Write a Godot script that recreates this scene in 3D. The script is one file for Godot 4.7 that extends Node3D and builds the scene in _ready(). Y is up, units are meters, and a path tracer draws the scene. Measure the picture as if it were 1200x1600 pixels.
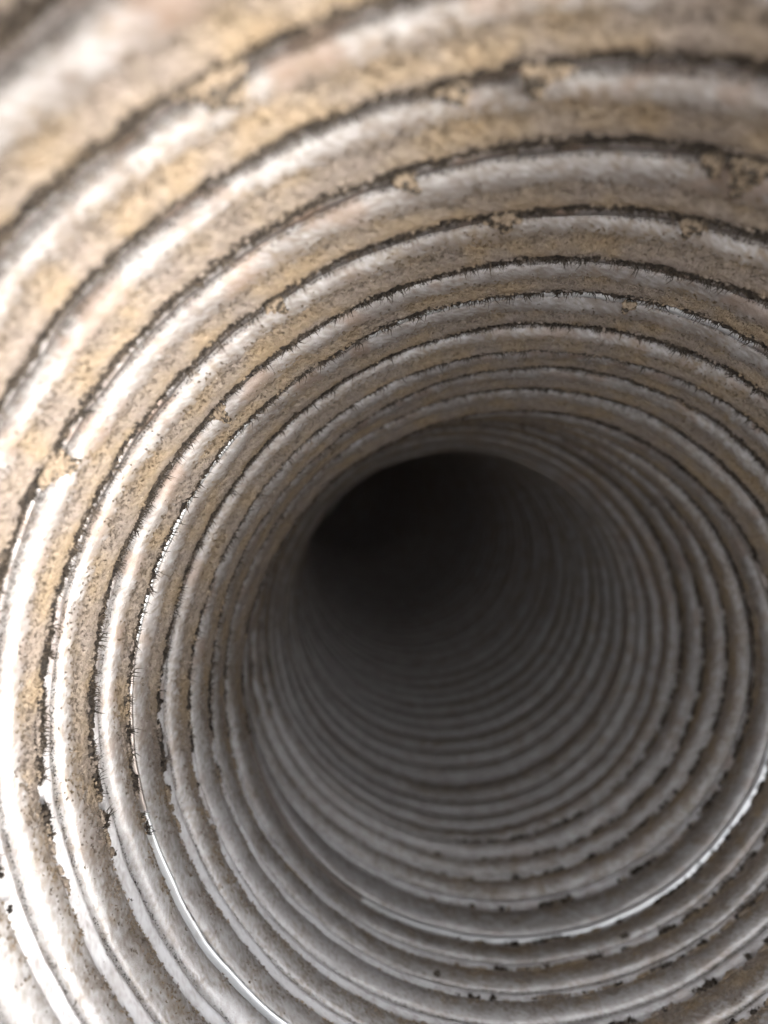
extends Node3D
# Inside of a dusty flexible metal duct. All lengths below are millimetres and become metres at the vertex.

const MM := 0.001
const TILT := 50.0
const FIRST := -2
const LAST := 72
const MEASURED := 17
var cx: Array[float] = [10.95, 14.01, 16.16, 17.76, 19.56, 21.05, 22.49, 23.1, 22.93, 22.58, 22.76, 22.99, 23.11, 22.78, 22.26, 21.71, 21.48]
var cy: Array[float] = [22.29, 22.56, 23.0, 23.94, 24.69, 25.75, 27.04, 28.38, 29.74, 31.09, 31.17, 30.39, 29.78, 30.02, 30.83, 31.55, 31.79]
var cz: Array[float] = [54.07, 63.35, 73.12, 83.07, 92.31, 101.89, 110.56, 119.68, 130.33, 142.13, 154.19, 165.49, 176.25, 186.76, 197.16, 207.64, 218.16]
var nx: Array[float] = [0.207, 0.139, 0.094, 0.071, 0.001, -0.005, -0.05, -0.028, -0.003, 0.028, 0.042, 0.024, -0.006, -0.06, -0.058, -0.036, 0.0]
var ny: Array[float] = [-0.118, -0.098, -0.074, -0.066, -0.056, -0.035, -0.07, -0.083, -0.079, -0.071, -0.111, -0.068, -0.008, 0.03, 0.03, 0.02, 0.0]

var centres: Array[Vector3] = []      # one per groove, from FIRST - 2 on
var axes: Array[Vector3] = []
var creases := {}
var rough_noise := FastNoiseLite.new()
var fine_noise := FastNoiseLite.new()
var patch_noise := FastNoiseLite.new()
var rng := RandomNumberGenerator.new()

# dents of the foil: ring, place across the pitch, angle, half widths, depth
var dents := [
	[6, 0.02, 197.0, 0.15, 3.6, -0.8], [6, 0.03, 219.5, 0.16, 4.2, -0.8], [5, 0.0, 168.0, 0.22, 6.0, -0.9],
	[6, 0.02, 63.0, 0.16, 7.0, -0.7], [7, 0.02, 100.0, 0.12, 4.5, -0.6], [8, 0.03, 205.0, 0.14, 4.0, -0.5],
	[11, 0.05, 289.0, 0.16, 3.0, -0.6], [13, 0.05, 300.0, 0.16, 3.0, -0.6], [9, 0.05, 214.0, 0.16, 4.0, -0.5],
	[2, 0.05, 118.0, 0.2, 6.0, -0.5], [5, 0.03, 84.0, 0.14, 5.0, -0.6], [12, 0.05, 275.0, 0.16, 4.0, -0.6], [4, 0.05, 226.0, 0.2, 7.0, -0.6],
]

var key_t: Array[float] = [0.0, 0.014, 0.035, 0.07, 0.12, 0.18, 0.26, 0.34, 0.42, 0.49, 0.525, 0.545, 0.565, 0.61, 0.71, 0.75, 0.775, 0.8, 0.835, 0.865, 0.89, 0.905, 0.925, 0.96, 1.0]
var key_h: Array[float] = [-0.9, -0.3, 0.2, 0.56, 0.82, 0.98, 1.09, 1.13, 1.1, 1.0, 0.9, 0.65, 0.2, -0.2, -0.25, -0.1, 0.2, 0.46, 0.6, 0.52, 0.34, 0.0, -0.5, -0.9, -0.9]


func _ready():
	# ---- camera, sky, sun, exposure
	var cam := Camera3D.new()
	cam.name = "camera"
	cam.fov = 68.0
	cam.near = 0.002
	cam.far = 5.0
	var lens := CameraAttributesPhysical.new()
	lens.frustum_focal_length = 12.0 / tan(deg_to_rad(34.0))
	lens.frustum_focus_distance = 0.085
	lens.frustum_near = 0.002
	lens.frustum_far = 5.0
	lens.exposure_aperture = 13.0
	cam.attributes = lens
	cam.rotation_degrees.x = -TILT       # the mouth lies open to the sky; the camera looks steeply down into it
	add_child(cam)
	var env := Environment.new()
	env.background_mode = Environment.BG_SKY
	var sky_mat := ProceduralSkyMaterial.new()
	sky_mat.sky_top_color = Color(0.97, 0.98, 1.0)
	sky_mat.sky_horizon_color = Color(0.63, 0.635, 0.64)
	sky_mat.ground_horizon_color = Color(0.6, 0.58, 0.56)
	sky_mat.ground_bottom_color = Color(0.45, 0.43, 0.41)
	sky_mat.sky_curve = 0.5
	sky_mat.energy_multiplier = 3.0
	var sky := Sky.new()
	sky.sky_material = sky_mat
	env.sky = sky
	env.tonemap_mode = Environment.TONE_MAPPER_LINEAR
	env.tonemap_exposure = 5.0
	env.sdfgi_enabled = true
	env.ssao_enabled = true
	env.ssil_enabled = true
	var we := WorldEnvironment.new()
	we.name = "world_environment"
	we.environment = env
	add_child(we)
	var sun := DirectionalLight3D.new()
	sun.name = "sun"
	sun.light_color = Color(1.0, 0.99, 0.975)
	sun.light_energy = 1.15
	sun.light_angular_distance = 25.0
	sun.shadow_enabled = true
	add_child(sun)
	sun.look_at_from_position(placed(Vector3(0.85, 0.48, -0.62)), Vector3.ZERO)

	# ---- noises and the frame of the duct
	rng.seed = 4711
	setup_noise(rough_noise, 11, 0.16, 3)
	setup_noise(fine_noise, 23, 1.3, 2)
	setup_noise(patch_noise, 37, 0.5, 4)
	make_axis()
	for d in dents:
		creases.get_or_add(d[0], []).append(d)
	for k in range(FIRST, 20):
		for i in 9:
			creases.get_or_add(k, []).append([k, rng.randf_range(0.0, 0.5), rng.randf() * 360.0, rng.randf_range(0.08, 0.25), rng.randf_range(1.0, 4.0), rng.randf_range(-0.4, 0.15)])
	make_materials()

	build_duct()
	build_dust()
	build_tufts()
	build_clumps()
	build_light_blocker()


func setup_noise(n: FastNoiseLite, s: int, f: float, oct: int):
	n.seed = s
	n.noise_type = FastNoiseLite.TYPE_SIMPLEX_SMOOTH
	n.frequency = f
	n.fractal_type = FastNoiseLite.FRACTAL_FBM
	n.fractal_octaves = oct


func make_axis():
	# grooves before the first measured one run straight back towards the mouth
	for k in range(FIRST - 2, LAST + 4):
		var c: Vector3
		var a: Vector3
		if k < 1:
			var step := Vector3(1.6, -0.3, 9.2)
			c = Vector3(cx[0], cy[0], cz[0]) + step * float(k - 1)
			a = Vector3(0.22, -0.12, 1.0)
		elif k <= MEASURED:
			c = Vector3(cx[k - 1], cy[k - 1], cz[k - 1])
			a = Vector3(nx[k - 1], ny[k - 1], 1.0)
		else:
			var yaw := 0.02
			var e := Vector3(cx[16], cy[16], cz[16])
			for j in range(MEASURED + 1, k + 1):
				yaw += 0.005 if j < 58 else 0.02
				e += Vector3(-sin(yaw), -0.12, cos(yaw)) * 10.4
			c = e
			a = Vector3(-sin(yaw), -0.05, cos(yaw))
		# given as right, down and forward of the picture
		centres.append(placed(c))
		axes.append(placed(a).normalized())


func placed(v: Vector3) -> Vector3:
	return Vector3(v.x, -v.y, -v.z).rotated(Vector3.RIGHT, deg_to_rad(-TILT))


func cubic(list: Array[Vector3], u: float) -> Vector3:
	var i := clampi(int(floorf(u)) - (FIRST - 2), 1, list.size() - 3)
	var f := u - floorf(u)
	return list[i].cubic_interpolate(list[i + 1], list[i - 1], list[i + 2], f)


var frames := {}

func frame(u: float) -> Array:
	var key := int(roundf(u * 2000.0))
	if not frames.has(key):
		var n := cubic(axes, u).normalized()
		var ex := (Vector3.RIGHT - n * n.x).normalized()
		frames[key] = [cubic(centres, u), ex, ex.cross(n) * -1.0, n]
		if frames[key][2].dot(placed(Vector3(0, -1, 0))) < 0.0:
			frames[key][2] = -frames[key][2]
	return frames[key]


func on_wall(u: float, phi: float, h: float) -> Vector3:
	var f := frame(u)
	var out: Vector3 = f[1] * cos(phi) + f[2] * sin(phi)
	var r := 50.3 - h
	# the duct is squeezed at the tenth groove and bulges out behind it, on the left and above
	if u > 9.0 and u < 18.0:
		var side := maxf(0.0, cos(phi - deg_to_rad(148.0)) - 0.05)
		r += side * (2.6 * smoothstep(10.0, 11.0, u) * (1.0 - smoothstep(14.0, 18.0, u)) - 0.9 * smoothstep(9.0, 9.7, u) * (1.0 - smoothstep(10.0, 10.6, u)))
	var shift := 0.45 * rough_noise.get_noise_3d(cos(phi) * 8.0, sin(phi) * 8.0, u * 1.7)
	return f[0] + out * r + f[3] * shift


func profile(t: float) -> float:
	for i in range(1, key_t.size()):
		if t <= key_t[i]:
			var a: float = key_t[i - 1]
			var f := (t - a) / (key_t[i] - a)
			var lo := maxi(i - 2, 0)
			var hi := mini(i + 1, key_t.size() - 1)
			var m0 = (key_h[i] - key_h[lo]) / (key_t[i] - key_t[lo]) * (key_t[i] - a)
			var m1 = (key_h[hi] - key_h[i - 1]) / (key_t[hi] - a) * (key_t[i] - a)
			var f2 := f * f
			var f3 := f2 * f
			return (2 * f3 - 3 * f2 + 1) * key_h[i - 1] + (f3 - 2 * f2 + f) * m0 + (-2 * f3 + 3 * f2) * key_h[i] + (f3 - f2) * m1
	return key_h[-1]


func seam_here(k: int) -> bool:
	return k == 4 or k == 9          # the rib before every fifth groove is a bare folded seam


# how far the foil stands in from the groove radius, with its waviness and dents
func height(k: int, t: float, phi: float, base: float) -> float:
	var edge := minf(t, 1.0 - t)
	var c := cos(phi) * 9.0
	var s := sin(phi) * 9.0
	var w := rough_noise.get_noise_3d(c, s, k * 3.7)
	var h := base * (1.0 + 0.22 * sin(k * 3.3) * sin(phi + k)) + 0.45 * w * smoothstep(0.0, 0.1, edge)
	h += 0.16 * rough_noise.get_noise_3d(c * 5.0, s * 5.0, k * 9.1 + t * 6.0) * smoothstep(0.0, 0.08, edge)
	var deg := fposmod(rad_to_deg(phi), 360.0)
	for d in creases.get(k, []):
		if absf(deg - d[2]) < d[4]:
			var a = 1.0 - absf(deg - d[2]) / d[4]
			var b = maxf(0.0, 1.0 - absf(t - d[1]) / d[3])
			h += d[5] * a * b
	return h


# share of the wall that dust has settled on, by angle round the duct (degrees, 90 = top)
func dust_share(deg: float) -> float:
	var p: Array[float] = [0.0, 40.0, 90.0, 150.0, 172.0, 186.0, 200.0, 235.0, 270.0, 320.0, 360.0]
	var v: Array[float] = [0.7, 0.9, 1.0, 1.0, 0.85, 0.55, 0.24, 0.12, 0.4, 0.5, 0.7]
	for i in range(1, p.size()):
		if deg <= p[i]:
			return lerpf(v[i - 1], v[i], (deg - p[i - 1]) / (p[i] - p[i - 1]))
	return 0.7


var foil: StandardMaterial3D
var bare: StandardMaterial3D
var polished: StandardMaterial3D
var felted: StandardMaterial3D
var dust_mat: StandardMaterial3D
var strand_mat: StandardMaterial3D
var clump_mat: StandardMaterial3D
var fibre_mat: StandardMaterial3D

func grain_map(freq: float, strength: float, sd: int) -> NoiseTexture2D:
	var n := FastNoiseLite.new()
	n.seed = sd
	n.noise_type = FastNoiseLite.TYPE_SIMPLEX_SMOOTH
	n.frequency = freq
	n.fractal_octaves = 4
	n.fractal_gain = 0.6
	var t := NoiseTexture2D.new()
	t.width = 512
	t.height = 512
	t.seamless = true
	t.as_normal_map = true
	t.bump_strength = strength
	t.noise = n
	return t


func speckle(freq: float, low: float, sd: int) -> NoiseTexture2D:
	var n := FastNoiseLite.new()
	n.seed = sd
	n.noise_type = FastNoiseLite.TYPE_SIMPLEX_SMOOTH
	n.frequency = freq
	n.fractal_octaves = 3
	var ramp := Gradient.new()
	ramp.set_color(0, Color(low, low * 0.98, low * 0.95))
	ramp.set_color(1, Color(1, 1, 1))
	ramp.set_offset(0, 0.25)
	ramp.set_offset(1, 0.65)
	var t := NoiseTexture2D.new()
	t.width = 512
	t.height = 512
	t.seamless = true
	t.noise = n
	t.color_ramp = ramp
	return t


# dust lies in the grooves of the lower left, the others are clean metal
func groove_map(clean: float, dusty: float, sd: int) -> ImageTexture:
	var img := Image.create(512, 16, false, Image.FORMAT_RGB8)
	for x in 512:
		var deg := x * 360.0 / 512.0
		var w := smoothstep(146.0, 178.0, deg) * (1.0 - smoothstep(335.0, 358.0, deg))
		for y in 16:
			var v := lerpf(clean, dusty, clampf(w + 0.25 * fine_noise.get_noise_3d(x * 0.4, y * 2.0, sd), 0.0, 1.0))
			img.set_pixel(x, y, Color(v, v, v))
	return ImageTexture.create_from_image(img)


func make_materials():
	foil = StandardMaterial3D.new()
	foil.vertex_color_use_as_albedo = true
	foil.metallic = 0.4
	foil.roughness = 0.52
	foil.normal_enabled = true
	foil.normal_texture = grain_map(0.12, 5.0, 5)
	foil.normal_scale = 0.22
	foil.albedo_texture = speckle(0.22, 0.86, 61)
	foil.uv1_triplanar = true
	foil.uv1_scale = Vector3.ONE * 70.0
	felted = foil.duplicate()              # far inside the foil is dull all round
	felted.metallic = 0.0
	felted.roughness = 0.85
	bare = StandardMaterial3D.new()
	bare.vertex_color_use_as_albedo = true
	bare.metallic = 0.7
	bare.roughness = 0.42
	polished = StandardMaterial3D.new()
	polished.vertex_color_use_as_albedo = true
	polished.metallic = 1.0
	polished.roughness = 1.0
	polished.metallic_texture = groove_map(0.95, 0.3, 7)
	polished.roughness_texture = groove_map(0.44, 0.75, 8)
	dust_mat = StandardMaterial3D.new()
	dust_mat.vertex_color_use_as_albedo = true
	dust_mat.roughness = 1.0
	dust_mat.metallic_specular = 0.1
	dust_mat.normal_enabled = true
	dust_mat.normal_texture = grain_map(0.06, 16.0, 9)
	dust_mat.uv1_triplanar = true
	dust_mat.uv1_scale = Vector3.ONE * 110.0
	strand_mat = StandardMaterial3D.new()
	strand_mat.vertex_color_use_as_albedo = true
	strand_mat.roughness = 1.0
	strand_mat.metallic_specular = 0.1
	clump_mat = strand_mat.duplicate()
	clump_mat.vertex_color_use_as_albedo = false
	clump_mat.albedo_color = Color(0.215, 0.166, 0.119).linear_to_srgb()
	fibre_mat = clump_mat.duplicate()
	fibre_mat.albedo_color = Color(0.06, 0.05, 0.04).linear_to_srgb()


func grid_mesh(pts: PackedVector3Array, cols: PackedColorArray, rows: int, row_len: int, closed: bool, keep = null, uvs = null) -> ArrayMesh:
	var idx := PackedInt32Array()
	var last := row_len if closed else row_len - 1
	for i in rows - 1:
		for j in last:
			var a := i * row_len + j
			var b := i * row_len + (j + 1) % row_len
			if keep != null and keep[a] + keep[b] + keep[a + row_len] + keep[b + row_len] == 0:
				continue
			idx.append_array([a, b, a + row_len, b, b + row_len, a + row_len])
	var arr := []
	arr.resize(Mesh.ARRAY_MAX)
	arr[Mesh.ARRAY_VERTEX] = pts
	arr[Mesh.ARRAY_COLOR] = cols
	if uvs != null:
		arr[Mesh.ARRAY_TEX_UV] = uvs
	arr[Mesh.ARRAY_INDEX] = idx
	var m := ArrayMesh.new()
	if idx.is_empty():
		return m
	m.add_surface_from_arrays(Mesh.PRIMITIVE_TRIANGLES, arr)
	var st := SurfaceTool.new()
	st.create_from(m, 0)
	st.generate_normals()
	return st.commit()


func put(called: String, mesh: Mesh, mat: Material, parent: Node) -> MeshInstance3D:
	var o := MeshInstance3D.new()
	o.name = called
	o.mesh = mesh
	o.material_override = mat
	parent.add_child(o, true)
	return o


func tag(o: Node, label: String, category := "", group := "", kind := ""):
	o.set_meta("label", label)
	if category:
		o.set_meta("category", category)
	if group:
		o.set_meta("group", group)
	if kind:
		o.set_meta("kind", kind)


const METAL := Color(0.47, 0.458, 0.456)
const FILM := Color(0.19, 0.162, 0.147)
const TAN := Color(0.205, 0.163, 0.122)

# where the folded seams have been rubbed bare, by angle
func bare_share(k: int, deg: float) -> float:
	var spans := [[58.0, 118.0], [130.0, 172.0], [192.0, 240.0]] if k == 4 else [[235.0, 372.0], [12.0 - 360.0, 12.0]]
	var best := 0.0
	for a in spans:
		best = maxf(best, smoothstep(a[0], a[0] + 5.0, deg) * (1.0 - smoothstep(a[1] - 5.0, a[1], deg)))
	return best


func strip(k: int, ts: Array, n: int, shiny: bool) -> ArrayMesh:
	var pts := PackedVector3Array()
	var cols := PackedColorArray()
	var uvs := PackedVector2Array()
	for t in ts:
		var base := profile(t)
		for j in n + 1:
			var phi := TAU * (j % n) / n
			var lip := 0.25 * smoothstep(0.75, 0.82, t) * (1.0 - smoothstep(0.89, 0.93, t)) if shiny else 0.0
			var p := on_wall(k + t, phi, height(k, t, phi, base) + lip)
			pts.append(p * MM)
			uvs.append(Vector2(j / float(n), t))
			if shiny:
				var w := bare_share(k, rad_to_deg(phi))
				var q := smoothstep(-0.15, 0.2, 0.6 - 1.1 * w + 0.8 * patch_noise.get_noise_3d(p.x * 0.3 + 20.0, p.y * 0.3, p.z * 0.3) + 0.3 * fine_noise.get_noise_3d(p.x, p.y, p.z))
				cols.append(Color(0.52, 0.52, 0.52).lerp(Color(0.22, 0.19, 0.17), q))
			else:
				var share := dust_share(rad_to_deg(phi))
				var q := patch_noise.get_noise_3d(p.x * 0.5, p.y * 0.5, p.z * 0.5)
				var g := fine_noise.get_noise_3d(p.x * 2.4, p.y * 2.4, p.z * 2.4)
				var f := clampf(0.0 + 0.6 * share * (0.85 + 0.5 * smoothstep(0.0, 0.3, t)) + 0.5 * q + 0.5 * g, 0.0, 1.0)
				var c := METAL.lerp(FILM, f)
				var rust := smoothstep(0.12, 0.4, patch_noise.get_noise_3d(p.x * 0.25 + 70.0, p.y * 0.25, p.z * 0.25)) * clampf(share, 0.0, 1.0)
				c = c.lerp(Color(0.235, 0.15, 0.1), rust * 0.55)
				var d := dust_amount(k, t, phi, p) if t < 0.58 else -1.0
				var e := fine_noise.get_noise_3d(p.x * 0.8 + 31.0, p.y * 0.8, p.z * 0.8)
				c = c.lerp(dust_tone(p, k), smoothstep(-0.74, 0.3, d + 0.4 * g + 0.4 * e))
				cols.append(c)
	return grid_mesh(pts, cols, ts.size(), n + 1, false, null, uvs)


func build_duct():
	var duct := Node3D.new()
	duct.name = "flexible_duct"
	add_child(duct)
	tag(duct, "ribbed grey metal flexible duct, seen from inside, dusty and bending away into the dark", "duct")
	var bead_ts := [0.0, 0.007, 0.014, 0.024, 0.035, 0.05, 0.07, 0.095, 0.12, 0.15, 0.18, 0.22, 0.26, 0.3, 0.34, 0.39, 0.44, 0.47, 0.5, 0.515, 0.527, 0.538, 0.548, 0.56]
	var rib_ts := [0.56, 0.57, 0.6, 0.64, 0.68, 0.715, 0.735, 0.75, 0.765, 0.78, 0.795, 0.81, 0.825, 0.845, 0.865, 0.88, 0.89, 0.9, 0.91, 0.93, 0.96, 0.98, 1.0]
	for k in range(FIRST, LAST):
		var n := 800 if k < 8 else 540 if k < 12 else (360 if k < 22 else (180 if k < 40 else 110))
		var bead := put("corrugation", strip(k, bead_ts, n, false), foil if k < 11 else felted, duct)
		var s := seam_here(k)
		var rib := put("folded_seam" if s else "groove_rib", strip(k, rib_ts, n, s), bare if s else (polished if k < 11 else felted), bead)
		if s:
			rib.set_meta("label", "shiny bare metal seam")
	var f := frame(LAST)
	var disc := CylinderMesh.new()
	disc.top_radius = 54.0 * MM
	disc.bottom_radius = 54.0 * MM
	disc.height = 2.0 * MM
	var lid := put("added_light_stop", disc, felted, duct)  # unseen disc added to keep sky light out of the far end
	lid.transform = Transform3D(Basis(f[1], f[1].cross(f[2]), f[2] * -1.0).orthonormalized(), f[0] * MM)


func dust_amount(k: int, t: float, phi: float, p: Vector3) -> float:
	var share := dust_share(rad_to_deg(phi))
	var off := 0.06 * rough_noise.get_noise_3d(p.x * 0.9, p.y * 0.9, p.z * 0.9 + k * 5.0) + 0.05 * sin(k * 2.3)
	var band := smoothstep(0.02, 0.42, t + off) * (1.0 - smoothstep(0.535, 0.565, t))
	var q := patch_noise.get_noise_3d(p.x * 0.55, p.y * 0.55, p.z * 0.55) * 0.8 + fine_noise.get_noise_3d(p.x * 1.6, p.y * 1.6, p.z * 1.6) * 0.35
	return share * band * 1.3 - 0.56 + q * 0.38 + 0.12 * sin(k * 4.1 + 1.0)


func dust_tone(p: Vector3, k: int) -> Color:
	var a := patch_noise.get_noise_3d(p.x * 0.3 + 50.0, p.y * 0.3, p.z * 0.3)
	var b := fine_noise.get_noise_3d(p.x * 2.0, p.y * 2.0 + 9.0, p.z * 2.0)
	var c := TAN.lerp(Color(0.225, 0.166, 0.106), clampf(0.05 + a * 1.3, 0.0, 1.0)).lerp(Color(0.19, 0.158, 0.137), clampf(0.25 - a * 1.2, 0.0, 0.8))
	return c * (1.0 + 0.35 * b)


func build_dust():
	var all := ArrayMesh.new()
	var st := SurfaceTool.new()
	st.begin(Mesh.PRIMITIVE_TRIANGLES)
	for k in range(FIRST, 16):
		var n := 1100 if k < 9 else 600
		var ts := []
		var rows := 20 if k < 9 else 12
		for i in rows:
			ts.append(0.04 + 0.525 * i / (rows - 1.0))
		var pts := PackedVector3Array()
		var cols := PackedColorArray()
		var keep := PackedByteArray()
		for t in ts:
			var base := profile(t)
			for j in n:
				var phi := TAU * j / n
				var h := height(k, t, phi, base)
				var p := on_wall(k + t, phi, h)
				var d := dust_amount(k, t, phi, p)
				keep.append(1 if d > 0.08 else 0)
				var lift := -0.06
				if d > 0.08:
					lift = 0.62 * minf(d - 0.08, 0.7) * smoothstep(0.1, 0.45, t) + 0.17 * fine_noise.get_noise_3d(p.x * 3.0, p.y * 3.0, p.z * 3.0) + 0.24 * fine_noise.get_noise_3d(p.x * 1.1, p.y * 1.1, p.z * 1.1) * smoothstep(0.08, 0.3, d)
				pts.append(on_wall(k + t, phi, h + lift) * MM)
				cols.append(dust_tone(p, k))
		var m := grid_mesh(pts, cols, ts.size(), n, true, keep)
		if m.get_surface_count():
			st.append_from(m, 0, Transform3D.IDENTITY)
	var o := put("tan_dust", st.commit(), dust_mat, self)
	tag(o, "ragged tan dust settled along the crests of the metal ribs", "dust", "", "stuff")


func tuft_mesh(spikes: int, sd: int, width: float, droop: float) -> ArrayMesh:
	var r := RandomNumberGenerator.new()
	r.seed = sd
	var st := SurfaceTool.new()
	st.begin(Mesh.PRIMITIVE_TRIANGLES)
	for i in spikes:
		var d := Vector3(r.randfn(), absf(r.randfn()) + droop, r.randfn()).normalized()
		var side := d.cross(Vector3(r.randfn(), r.randfn(), r.randfn())).normalized()
		var up := d.cross(side)
		var l := r.randf_range(0.4, 1.0)
		var mid := d * l * 0.5 + up * r.randf_range(-0.15, 0.15)
		var tip := d * l + side * r.randf_range(-0.25, 0.25)
		var root := Vector3(r.randf_range(-0.25, 0.25), 0, r.randf_range(-0.25, 0.25))
		for q in [side, up]:
			for v in [root - q * width, root + q * width, mid + q * width * 0.8, root - q * width, mid + q * width * 0.8, mid - q * width * 0.8, mid - q * width * 0.8, mid + q * width * 0.8, tip]:
				st.add_vertex(v)
	st.generate_normals()
	return st.commit()


func crumb_mesh(sd: int) -> ArrayMesh:
	var r := RandomNumberGenerator.new()
	r.seed = sd
	var ball := SphereMesh.new()
	ball.radial_segments = 7
	ball.rings = 3
	ball.radius = 1.0
	ball.height = 2.0
	var arr := ball.get_mesh_arrays()
	var v: PackedVector3Array = arr[Mesh.ARRAY_VERTEX]
	var n := FastNoiseLite.new()
	n.seed = sd
	n.frequency = 0.9
	for i in v.size():
		v[i] *= 0.95 + 0.9 * n.get_noise_3dv(v[i])
	arr[Mesh.ARRAY_VERTEX] = v
	arr[Mesh.ARRAY_TANGENT] = null
	var m := ArrayMesh.new()
	m.add_surface_from_arrays(Mesh.PRIMITIVE_TRIANGLES, arr)
	var st := SurfaceTool.new()
	st.create_from(m, 0)
	st.append_from(tuft_mesh(7, sd, 0.09, 0.0), 0, Transform3D(Basis.IDENTITY.scaled(Vector3.ONE * 2.2), Vector3.ZERO))
	st.generate_normals()
	return st.commit()


func scatter(called: String, mesh: Mesh, spots: Array, tones: PackedColorArray, label: String, category: String):
	var mm := MultiMesh.new()
	mm.transform_format = MultiMesh.TRANSFORM_3D
	mm.use_colors = true
	mm.mesh = mesh
	mm.instance_count = spots.size()
	for i in spots.size():
		mm.set_instance_transform(i, spots[i])
		mm.set_instance_color(i, tones[i])
	var o := MultiMeshInstance3D.new()
	o.name = called
	o.multimesh = mm
	o.material_override = strand_mat
	add_child(o, true)
	tag(o, label, category, "", "stuff")


func stand(p: Vector3, up: Vector3, size: float) -> Transform3D:
	var side := up.cross(Vector3(rng.randfn(), rng.randfn(), rng.randfn())).normalized()
	return Transform3D(Basis(side, up, side.cross(up)).scaled(Vector3.ONE * size * MM), p * MM)


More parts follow.
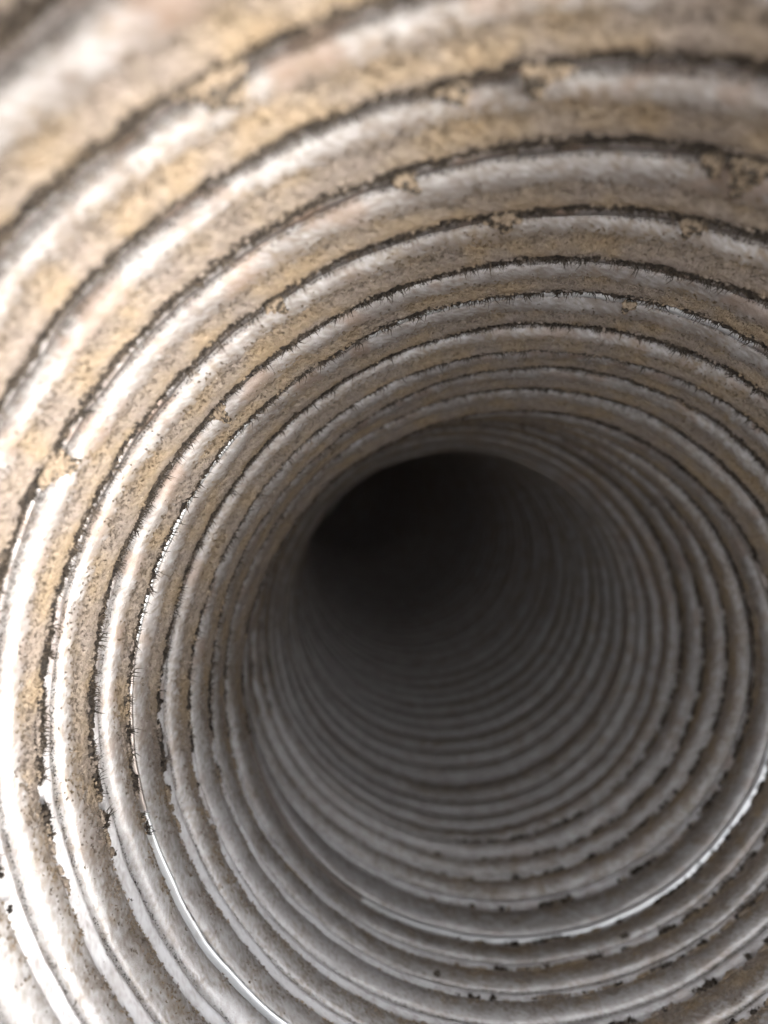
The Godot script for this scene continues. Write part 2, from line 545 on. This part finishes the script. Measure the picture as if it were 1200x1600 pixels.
func build_tufts():
	var tan_spots := []
	var tan_tones := PackedColorArray()
	var dark_spots := []
	var dark_tones := PackedColorArray()
	var grain_spots := []
	var crumb_spots := []
	var lump_spots := []
	var lump_tones := PackedColorArray()
	var crumb_tones := PackedColorArray()
	var grain_tones := PackedColorArray()
	for k in range(FIRST, 14):
		var near := 1.0 if k < 9 else 0.5
		# tan fuzz on the crust
		for i in int(12000 * near):
			var phi := rng.randf() * TAU
			var t := rng.randf_range(0.04, 0.55)
			var base := profile(t)
			var h := height(k, t, phi, base)
			var p := on_wall(k + t, phi, h)
			var d := dust_amount(k, t, phi, p)
			if d < -0.42 + 0.5 * rng.randf():
				continue
			var f := frame(k + t)
			var inward: Vector3 = -(f[1] * cos(phi) + f[2] * sin(phi))
			var along: Vector3 = -(f[1] * -sin(phi) + f[2] * cos(phi)).cross(inward)
			var up := (inward + along * (0.8 if t > 0.47 else 0.0) + Vector3(rng.randfn(), rng.randfn(), rng.randfn()) * 0.3).normalized()
			tan_spots.append(stand(p + inward * (0.02 + 0.2 * maxf(d, 0.0)), up, rng.randf_range(0.18, 0.4) * (1.35 if t > 0.47 else 1.0)))
			tan_tones.append(dust_tone(p, k) * rng.randf_range(0.75, 1.1))
		# dark lint along each rib's deep edge; the overhang's shade is in its black
		for i in int(34000 * near):
			var phi := rng.randf() * TAU
			var share := dust_share(rad_to_deg(phi))
			var q := patch_noise.get_noise_3d(cos(phi) * 22.0, sin(phi) * 22.0, k * 7.3)
			if rng.randf() > clampf(share * 1.7 - 0.72 + q * 1.3, 0.0, 1.0) * smoothstep(0.2, 0.6, share):
				continue
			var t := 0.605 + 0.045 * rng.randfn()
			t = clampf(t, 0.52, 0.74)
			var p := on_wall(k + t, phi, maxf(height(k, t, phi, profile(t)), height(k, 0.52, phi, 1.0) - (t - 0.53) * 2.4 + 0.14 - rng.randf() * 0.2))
			var f := frame(k + t)
			var inward: Vector3 = -(f[1] * cos(phi) + f[2] * sin(phi))
			var up := (inward * 0.6 + placed(Vector3(0, 0, 1)) * 0.9 + Vector3(rng.randfn(), rng.randfn(), rng.randfn()) * 0.4).normalized()
			var size := rng.randf_range(0.4, 1.0)
			if rng.randf() < 0.22:
				size *= rng.randf_range(1.3, 2.3)
				up = (inward * 0.5 + placed(Vector3(0, 0, 1)) + Vector3(rng.randfn(), rng.randfn(), rng.randfn()) * 0.35).normalized()
			if i % 4 == 0:
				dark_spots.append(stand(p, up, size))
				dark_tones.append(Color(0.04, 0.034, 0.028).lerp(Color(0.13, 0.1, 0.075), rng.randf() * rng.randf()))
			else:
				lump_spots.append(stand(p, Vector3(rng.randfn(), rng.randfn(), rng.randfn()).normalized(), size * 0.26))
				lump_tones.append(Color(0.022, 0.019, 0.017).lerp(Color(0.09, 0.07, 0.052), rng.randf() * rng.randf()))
		# dark tufts drawing a black line in the narrow crevice behind the groove rib
		for i in int(3800 * near):
			var phi := rng.randf() * TAU
			var q := patch_noise.get_noise_3d(cos(phi) * 14.0, sin(phi) * 14.0, k * 3.3 + 40.0)
			if rng.randf() > clampf(0.35 + 0.6 * dust_share(rad_to_deg(phi)) + q, 0.05, 1.0):
				continue
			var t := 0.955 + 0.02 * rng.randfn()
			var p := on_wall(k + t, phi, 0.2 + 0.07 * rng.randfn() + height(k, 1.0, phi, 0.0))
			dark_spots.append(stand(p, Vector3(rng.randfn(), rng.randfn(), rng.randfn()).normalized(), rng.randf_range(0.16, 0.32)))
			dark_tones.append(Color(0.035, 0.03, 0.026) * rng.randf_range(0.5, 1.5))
		# lint crumbs heaped along the lip and hanging over the valley
		for i in int(300 * near):
			var phi0 := rng.randf() * TAU
			var share := dust_share(rad_to_deg(phi0))
			if rng.randf() > share * 1.15 - 0.22:
				continue
			var reach := absf(rng.randfn()) * 0.085 + 0.01
			var spread := rng.randf_range(0.15, 0.8) * (0.5 + reach * 7.0)
			for j in int(8 + 48 * spread):
				var s := rng.randf()
				var phi := phi0 + rng.randfn() * spread * (1.0 - 0.6 * s) / 50.0
				var t := 0.515 + reach * s
				var p := on_wall(k + t, phi, maxf(height(k, t, phi, profile(t)), height(k, 0.5, phi, 1.1) - s * reach * 3.0) + 0.05 + 0.25 * absf(rng.randfn()) * (1.0 - s) * minf(spread, 0.7))
				crumb_spots.append(stand(p, Vector3(rng.randfn(), rng.randfn(), rng.randfn()).normalized(), rng.randf_range(0.07, 0.25)))
				crumb_tones.append(dust_tone(p, k) * rng.randf_range(0.6, 1.05))
		# loose grains on the bare foil
		for i in int(2600 * near):
			var phi := rng.randf() * TAU
			var t := rng.randf_range(0.02, 0.95)
			var p := on_wall(k + t, phi, height(k, t, phi, profile(t)))
			var f := frame(k + t)
			var inward: Vector3 = -(f[1] * cos(phi) + f[2] * sin(phi))
			grain_spots.append(stand(p, inward, rng.randf_range(0.05, 0.15)))
			grain_tones.append(Color(0.36, 0.33, 0.3) if rng.randf() < 0.85 else Color(0.12, 0.1, 0.08))
	print("tufts ", tan_spots.size(), " ", dark_spots.size(), " ", grain_spots.size())
	scatter("lint_crumbs", crumb_mesh(8), crumb_spots, crumb_tones, "tan lint crumbs heaped on the rib edges above the dark grooves", "lint")
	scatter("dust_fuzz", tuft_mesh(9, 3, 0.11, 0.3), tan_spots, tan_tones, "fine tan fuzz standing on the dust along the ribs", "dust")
	scatter("dark_lint_and_shade", crumb_mesh(15), lump_spots, lump_tones, "dark crumbly lint below the deep edge of each rib, with the overhang shade put into its black", "lint")
	scatter("dark_strands", tuft_mesh(8, 5, 0.045, 0.2), dark_spots, dark_tones, "short dark strands of lint hanging over the grooves, and dark tufts in the crevices", "lint")
	scatter("dust_grains", tuft_mesh(6, 7, 0.3, 0.6), grain_spots, grain_tones, "loose fine grains scattered over the bare grey foil", "dust grains")


func clump_mesh(k: int, deg: float, wide: float, t0: float, t1: float, sd: int) -> Array:
	var r := RandomNumberGenerator.new()
	r.seed = sd
	var crumbs: Array[ArrayMesh] = [crumb_mesh(sd), crumb_mesh(sd + 50), crumb_mesh(sd + 90)]
	var phi0 := deg_to_rad(deg)
	var st := SurfaceTool.new()
	st.begin(Mesh.PRIMITIVE_TRIANGLES)
	var hairs := SurfaceTool.new()
	hairs.begin(Mesh.PRIMITIVE_TRIANGLES)
	var skew := r.randf_range(-0.012, 0.012)
	for i in int(210 * wide):
		var s := pow(r.randf(), 1.5)
		var t := lerpf(t0, t1, s)
		var u := k - 1 + t
		var kk := int(floorf(u))
		var w := wide * (0.25 + 0.75 * pow(1.0 - s, 1.5)) * 0.42
		var phi := phi0 + skew * s + r.randfn() * w / 50.0
		var lie := height(kk, u - kk, phi, profile(u - kk))
		var h := maxf(lie + 0.1, lerpf(1.35, 1.0, s)) + absf(r.randfn()) * 0.22 * (1.0 - 0.6 * s)
		var p := on_wall(u, phi, h)
		var size := r.randf_range(0.12, 0.34) * (1.0 - 0.4 * s)
		var turn := Basis(Vector3(r.randfn(), r.randfn(), r.randfn()).normalized(), r.randf() * TAU)
		var place := Transform3D(turn.scaled(Vector3.ONE * size * MM), p * MM)
		if r.randf() < 0.8:
			st.append_from(crumbs[i % 3], 0, place)
		else:
			hairs.append_from(crumbs[i % 3], 0, Transform3D(turn.scaled(Vector3.ONE * size * 1.3 * MM), (p + placed(Vector3(0, 0, 0.25))) * MM))
	return [st.commit(), hairs.commit()]


func build_clumps():
	var list := [
		[2, 148.6, 1.7, 0.6, 1.06, "tan lint clump bridging the dark groove at the left edge, largest on the left"],
		[1, 90.9, 1.3, 0.62, 1.03, "blurred tan lint clump hanging over the nearest groove at the top, right of centre"],
		[1, 97.3, 1.0, 0.64, 0.95, "small blurred lint clump at the top, left of the larger hanging one"],
		[2, 74.4, 1.6, 0.6, 1.16, "long tan lint clump bridging the groove at the upper right edge"],
		[2, 77.8, 1.0, 0.62, 1.0, "short lint clump over the groove just left of the long upper right clump"],
		[4, 135.7, 1.0, 0.62, 1.2, "tan lint clump with a stray tail across the groove, upper left"],
		[3, 77.1, 1.2, 0.62, 0.98, "round tan lint clump on the third groove near the right side"],
		[3, 121.6, 1.1, 0.6, 1.0, "tan lint clump spilling over a dark groove above the shiny seam, upper left"],
		[5, 79.4, 0.9, 0.62, 1.02, "lint clump crossing the bright bare seam right of the top"],
		[2, 103.9, 0.9, 0.62, 0.98, "lint clump on the second groove above the middle of the photo"],
		[3, 96.0, 1.2, 0.6, 1.0, "lint clump on the third groove straight above the dark opening"],
		[0, 112.0, 1.8, 0.6, 1.02, "very blurred large lint clump in the nearest ribs at the top left"],
	]
	var sd := 100
	for c in list:
		sd += 1
		var made := clump_mesh(c[0], c[1], c[2] * rng.randf_range(0.75, 1.5), c[3], c[4], sd)
		var o := put("lint_clump", made[0], clump_mat, self)
		tag(o, c[5], "lint clump", "lint clumps over the grooves")
		put("dark_fibres", made[1], fibre_mat, o)
	var specks := [
		[9, 293.3, 0.8, 0.93, 0.98, "dark speck of dirt on the lower right wall below the bright seam arc"],
		[8, 252.7, 0.7, 0.95, 0.99, "small dark speck of dirt at the bottom edge, centre"],
	]
	for c in specks:
		sd += 1
		var made := clump_mesh(c[0], c[1], c[2], c[3], c[4], sd)
		var o := put("dirt_speck", made[0], fibre_mat, self)
		tag(o, c[5], "dirt", "dark specks of dirt")


# Unseen handset added behind the camera to block light falling straight down the duct.
func build_light_blocker():
	var phone_blocker := Node3D.new()
	phone_blocker.name = "phone_blocker"
	add_child(phone_blocker)
	phone_blocker.position = placed(Vector3(0, 0, -3.0)) * MM
	phone_blocker.rotation_degrees.x = -TILT
	tag(phone_blocker, "unseen grey handset added behind the camera to block light down the duct", "phone_blocker")
	var grey := StandardMaterial3D.new()
	grey.albedo_color = Color(0.16, 0.16, 0.17).linear_to_srgb()
	grey.roughness = 0.5
	var black := StandardMaterial3D.new()
	black.albedo_color = Color(0.02, 0.02, 0.02).linear_to_srgb()
	black.roughness = 0.15
	put("body", slab(72.0, 148.0, 8.0, 9.0), grey, phone_blocker).position = Vector3(0.0, -58.0, 6.0) * MM
	put("camera_bump", slab(18.0, 32.0, 1.6, 6.0), grey, phone_blocker).position = Vector3(0.0, -6.0, 1.1) * MM
	for spot in [Vector3(0, 0, 0.4), Vector3(0.0, -13.0, 0.4)]:
		var ring := CylinderMesh.new()
		ring.top_radius = 5.0 * MM
		ring.bottom_radius = 5.4 * MM
		ring.height = 1.0 * MM
		var lens := put("lens", ring, black, phone_blocker)
		lens.position = spot * MM
		lens.rotation_degrees.x = -90.0


func slab(wide: float, high: float, deep: float, corner: float) -> ArrayMesh:
	var rim := PackedVector2Array()
	for q in 4:
		for i in 7:
			var a := PI / 2 * (q + i / 6.0)
			var at := Vector2([1, -1, -1, 1][q] * (wide / 2 - corner), [1, 1, -1, -1][q] * (high / 2 - corner))
			rim.append(at + Vector2(cos(a), sin(a)) * corner)
	var edge := minf(1.0, deep * 0.3)
	var layers := [[-deep / 2, 1.0 - 2 * edge / wide], [-deep / 2 + edge, 1.0], [deep / 2 - edge, 1.0], [deep / 2, 1.0 - 2 * edge / wide]]
	var st := SurfaceTool.new()
	st.begin(Mesh.PRIMITIVE_TRIANGLES)
	st.set_smooth_group(-1)
	var n := rim.size()
	var at := func(l: int, i: int) -> Vector3:
		var p: Vector2 = rim[i % n] * layers[l][1]
		return Vector3(p.x, p.y, layers[l][0]) * MM
	for i in n:
		for l in 3:
			for v in [at.call(l, i), at.call(l + 1, i), at.call(l, i + 1), at.call(l, i + 1), at.call(l + 1, i), at.call(l + 1, i + 1)]:
				st.add_vertex(v)
		for v in [Vector3(0, 0, layers[0][0]) * MM, at.call(0, i), at.call(0, i + 1), Vector3(0, 0, layers[3][0]) * MM, at.call(3, i + 1), at.call(3, i)]:
			st.add_vertex(v)
	st.generate_normals()
	return st.commit()
